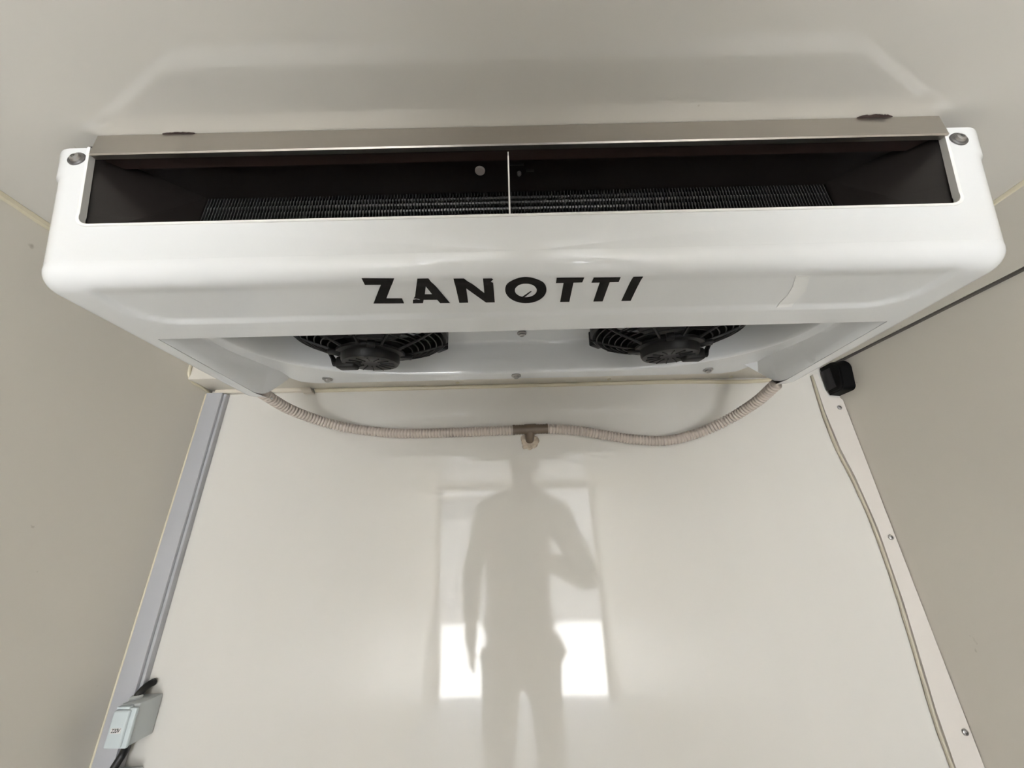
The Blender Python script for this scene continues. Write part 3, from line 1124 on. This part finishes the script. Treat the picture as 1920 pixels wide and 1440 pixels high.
for k in range(4):
    b = 'fL%d' % k
    oy = (-.024 + .016 * k)
    ln = (.75, .95, 1, .9)[k]
    J_(b, (-.226, Yb + .080 + oy, -.450), .0095, 'paL')
    J_(b + 'b', (-.223, Yb + .086 + oy, -.450 - .035 * ln), .0085, b)
    J_(b + 'c', (-.213, Yb + .088 + oy, -.450 - .062 * ln), .0075, b + 'b')
J_('tL', (-.216, Yb + .118, -.425), .0105, 'paL')
J_('tLb', (-.205, Yb + .125, -.460), .009, 'tL')
for k in range(4):
    b = 'fR%d' % k
    oz = (.030 - .018 * k)
    J_(b, (.045, Yb + .262, -.050 + oz), .0092, 'paR')
    J_(b + 'b', (.018, Yb + .270, -.046 + oz), .0085, b)
    J_(b + 'c', (.004, Yb + .262, -.044 + oz), .0075, b + 'b')
J_('tR', (.060, Yb + .235, -.028), .0105, 'paR')
J_('tRb', (.030, Yb + .240, -.020), .009, 'tR')
body = skin('body', P, E, M['skin'], per, 2, 0)
g = lambda n, s=1.12, a=.006: (P[J[n]][0], tuple(q * s + a for q in P[J[n]][1]) if isinstance(P[J[n]][1], tuple) else P[J[n]][1] * s + a)
names = ['waist', 'pelvis', 'chest', 'neck0', 'shL', 'elL', 'wrL', 'shR', 'elR', 'wrR']
idx = {n: i for i, n in enumerate(names)}
skin('jacket', [g(n) for n in names], [(idx[a], idx[b]) for a, b in (('waist', 'pelvis'), ('waist', 'chest'), ('chest', 'neck0'), ('neck0', 'shL'), ('shL', 'elL'), ('elL', 'wrL'), ('neck0', 'shR'), ('shR', 'elR'), ('elR', 'wrR'))], M['jacket'], per)
names = ['pelvis', 'hipL', 'knL', 'anL', 'hipR', 'knR', 'anR']
idx = {n: i for i, n in enumerate(names)}
skin('trousers', [g(n, 1.08, .006) for n in names], [(idx[a], idx[b]) for a, b in (('pelvis', 'hipL'), ('hipL', 'knL'), ('knL', 'anL'), ('pelvis', 'hipR'), ('hipR', 'knR'), ('knR', 'anR'))], M['trousers'], per)
for s in ('L', 'R'):
    a = Vector(P[J['an' + s]][0])
    skin('shoe', [((a.x, a.y - .03, FLOOR + .036), .038), ((a.x, a.y + .05, FLOOR + .038), .040), ((a.x, a.y + .16, FLOOR + .030), .030)], [(0, 1), (1, 2)], M['shoe'], per, 2, 1)
hd = Vector(P[J['head']][0])
bm = BM()
bmesh.ops.create_uvsphere(bm, u_segments=28, v_segments=18, radius=1)
for v in bm.verts:
    x, y, z = v.co
    v.co = Vector((hd.x + x * .083, hd.y - .014 + y * .096, hd.z + .022 + z * .085))
bmesh.ops.delete(bm, geom=[v for v in bm.verts if v.co.z < hd.z - .03 or (v.co.y > hd.y + .045 and v.co.z < hd.z + .055)], context='VERTS')
mk('hair', bm, M['hair'], per, angle=180)
bm = BM()
b = BM()
bmesh.ops.create_cone(b, cap_ends=True, segments=10, radius1=.012, radius2=.005, depth=.035)
for v in b.verts:
    v.co = Vector((hd.x + v.co.x, hd.y + .098 + (.004 if v.co.z < 0 else -.006), hd.z - .012 + v.co.z))
merge(bm, b)
mk('nose', bm, M['skin'], body)
for s in (-1, 1):
    bm = BM()
    bmesh.ops.create_uvsphere(bm, u_segments=12, v_segments=8, radius=1)
    for v in bm.verts:
        v.co = Vector((hd.x + s * .080 + v.co.x * .008, hd.y + v.co.y * .018, hd.z - .01 + v.co.z * .03))
    mk('ear', bm, M['skin'], body)
    bm = BM()
    bmesh.ops.create_uvsphere(bm, u_segments=12, v_segments=8, radius=.011)
    for v in bm.verts:
        v.co += Vector((hd.x + s * .031, hd.y + .083, hd.z + .010))
    mk('eye', bm, mat('eye_white', (.6, .6, .6), .2), body)
bm = BM()
tube(bm, [(hd.x - .022, hd.y + .080, hd.z - .055), (hd.x, hd.y + .088, hd.z - .057), (hd.x + .022, hd.y + .080, hd.z - .055)], [.003, .005, .003], 8)
mk('mouth', bm, mat('lips', (.35, .15, .12), .5), body)
# the phone, just behind the viewpoint, landscape, screen towards the person
ph = thing('phone', 'black phone held out in landscape by the mirrored person', 'phone', (CX - .0, -.02, 0))
bm = BM()
box(bm, -.045, .105, -.058, .018, -.016, -.008, .0035, 3)
for v in bm.verts:
    v.co = Vector((CX, 0, 0)) + _R * v.co.x * 1 + _U * v.co.y + (-_f) * (-v.co.z)
o = mk('phone_body', bm, M['phone'], ph)
bm = BM()
box(bm, -.040, .100, -.054, .014, -.0175, -.0162)
for v in bm.verts:
    v.co = Vector((CX, 0, 0)) + _R * v.co.x + _U * v.co.y - _f * (-v.co.z)
mk('screen', bm, M['glass'], ph, smooth=False)

# daylight portal in the rear opening: samples the sky through it, gives no light of its own
ld = bpy.data.lights.new('rear_opening_portal', 'AREA')
ld.shape = 'RECTANGLE'
ld.size = 2 * W2
ld.size_y = H - FLOOR
ld.cycles.is_portal = True
lo = bpy.data.objects.new('rear_opening_portal', ld)
COL.objects.link(lo)
lo.location = (0, REAR - .02, (H + FLOOR) / 2)
lo.rotation_euler = (math.radians(90), 0, 0)
bpy.context.view_layer.update()
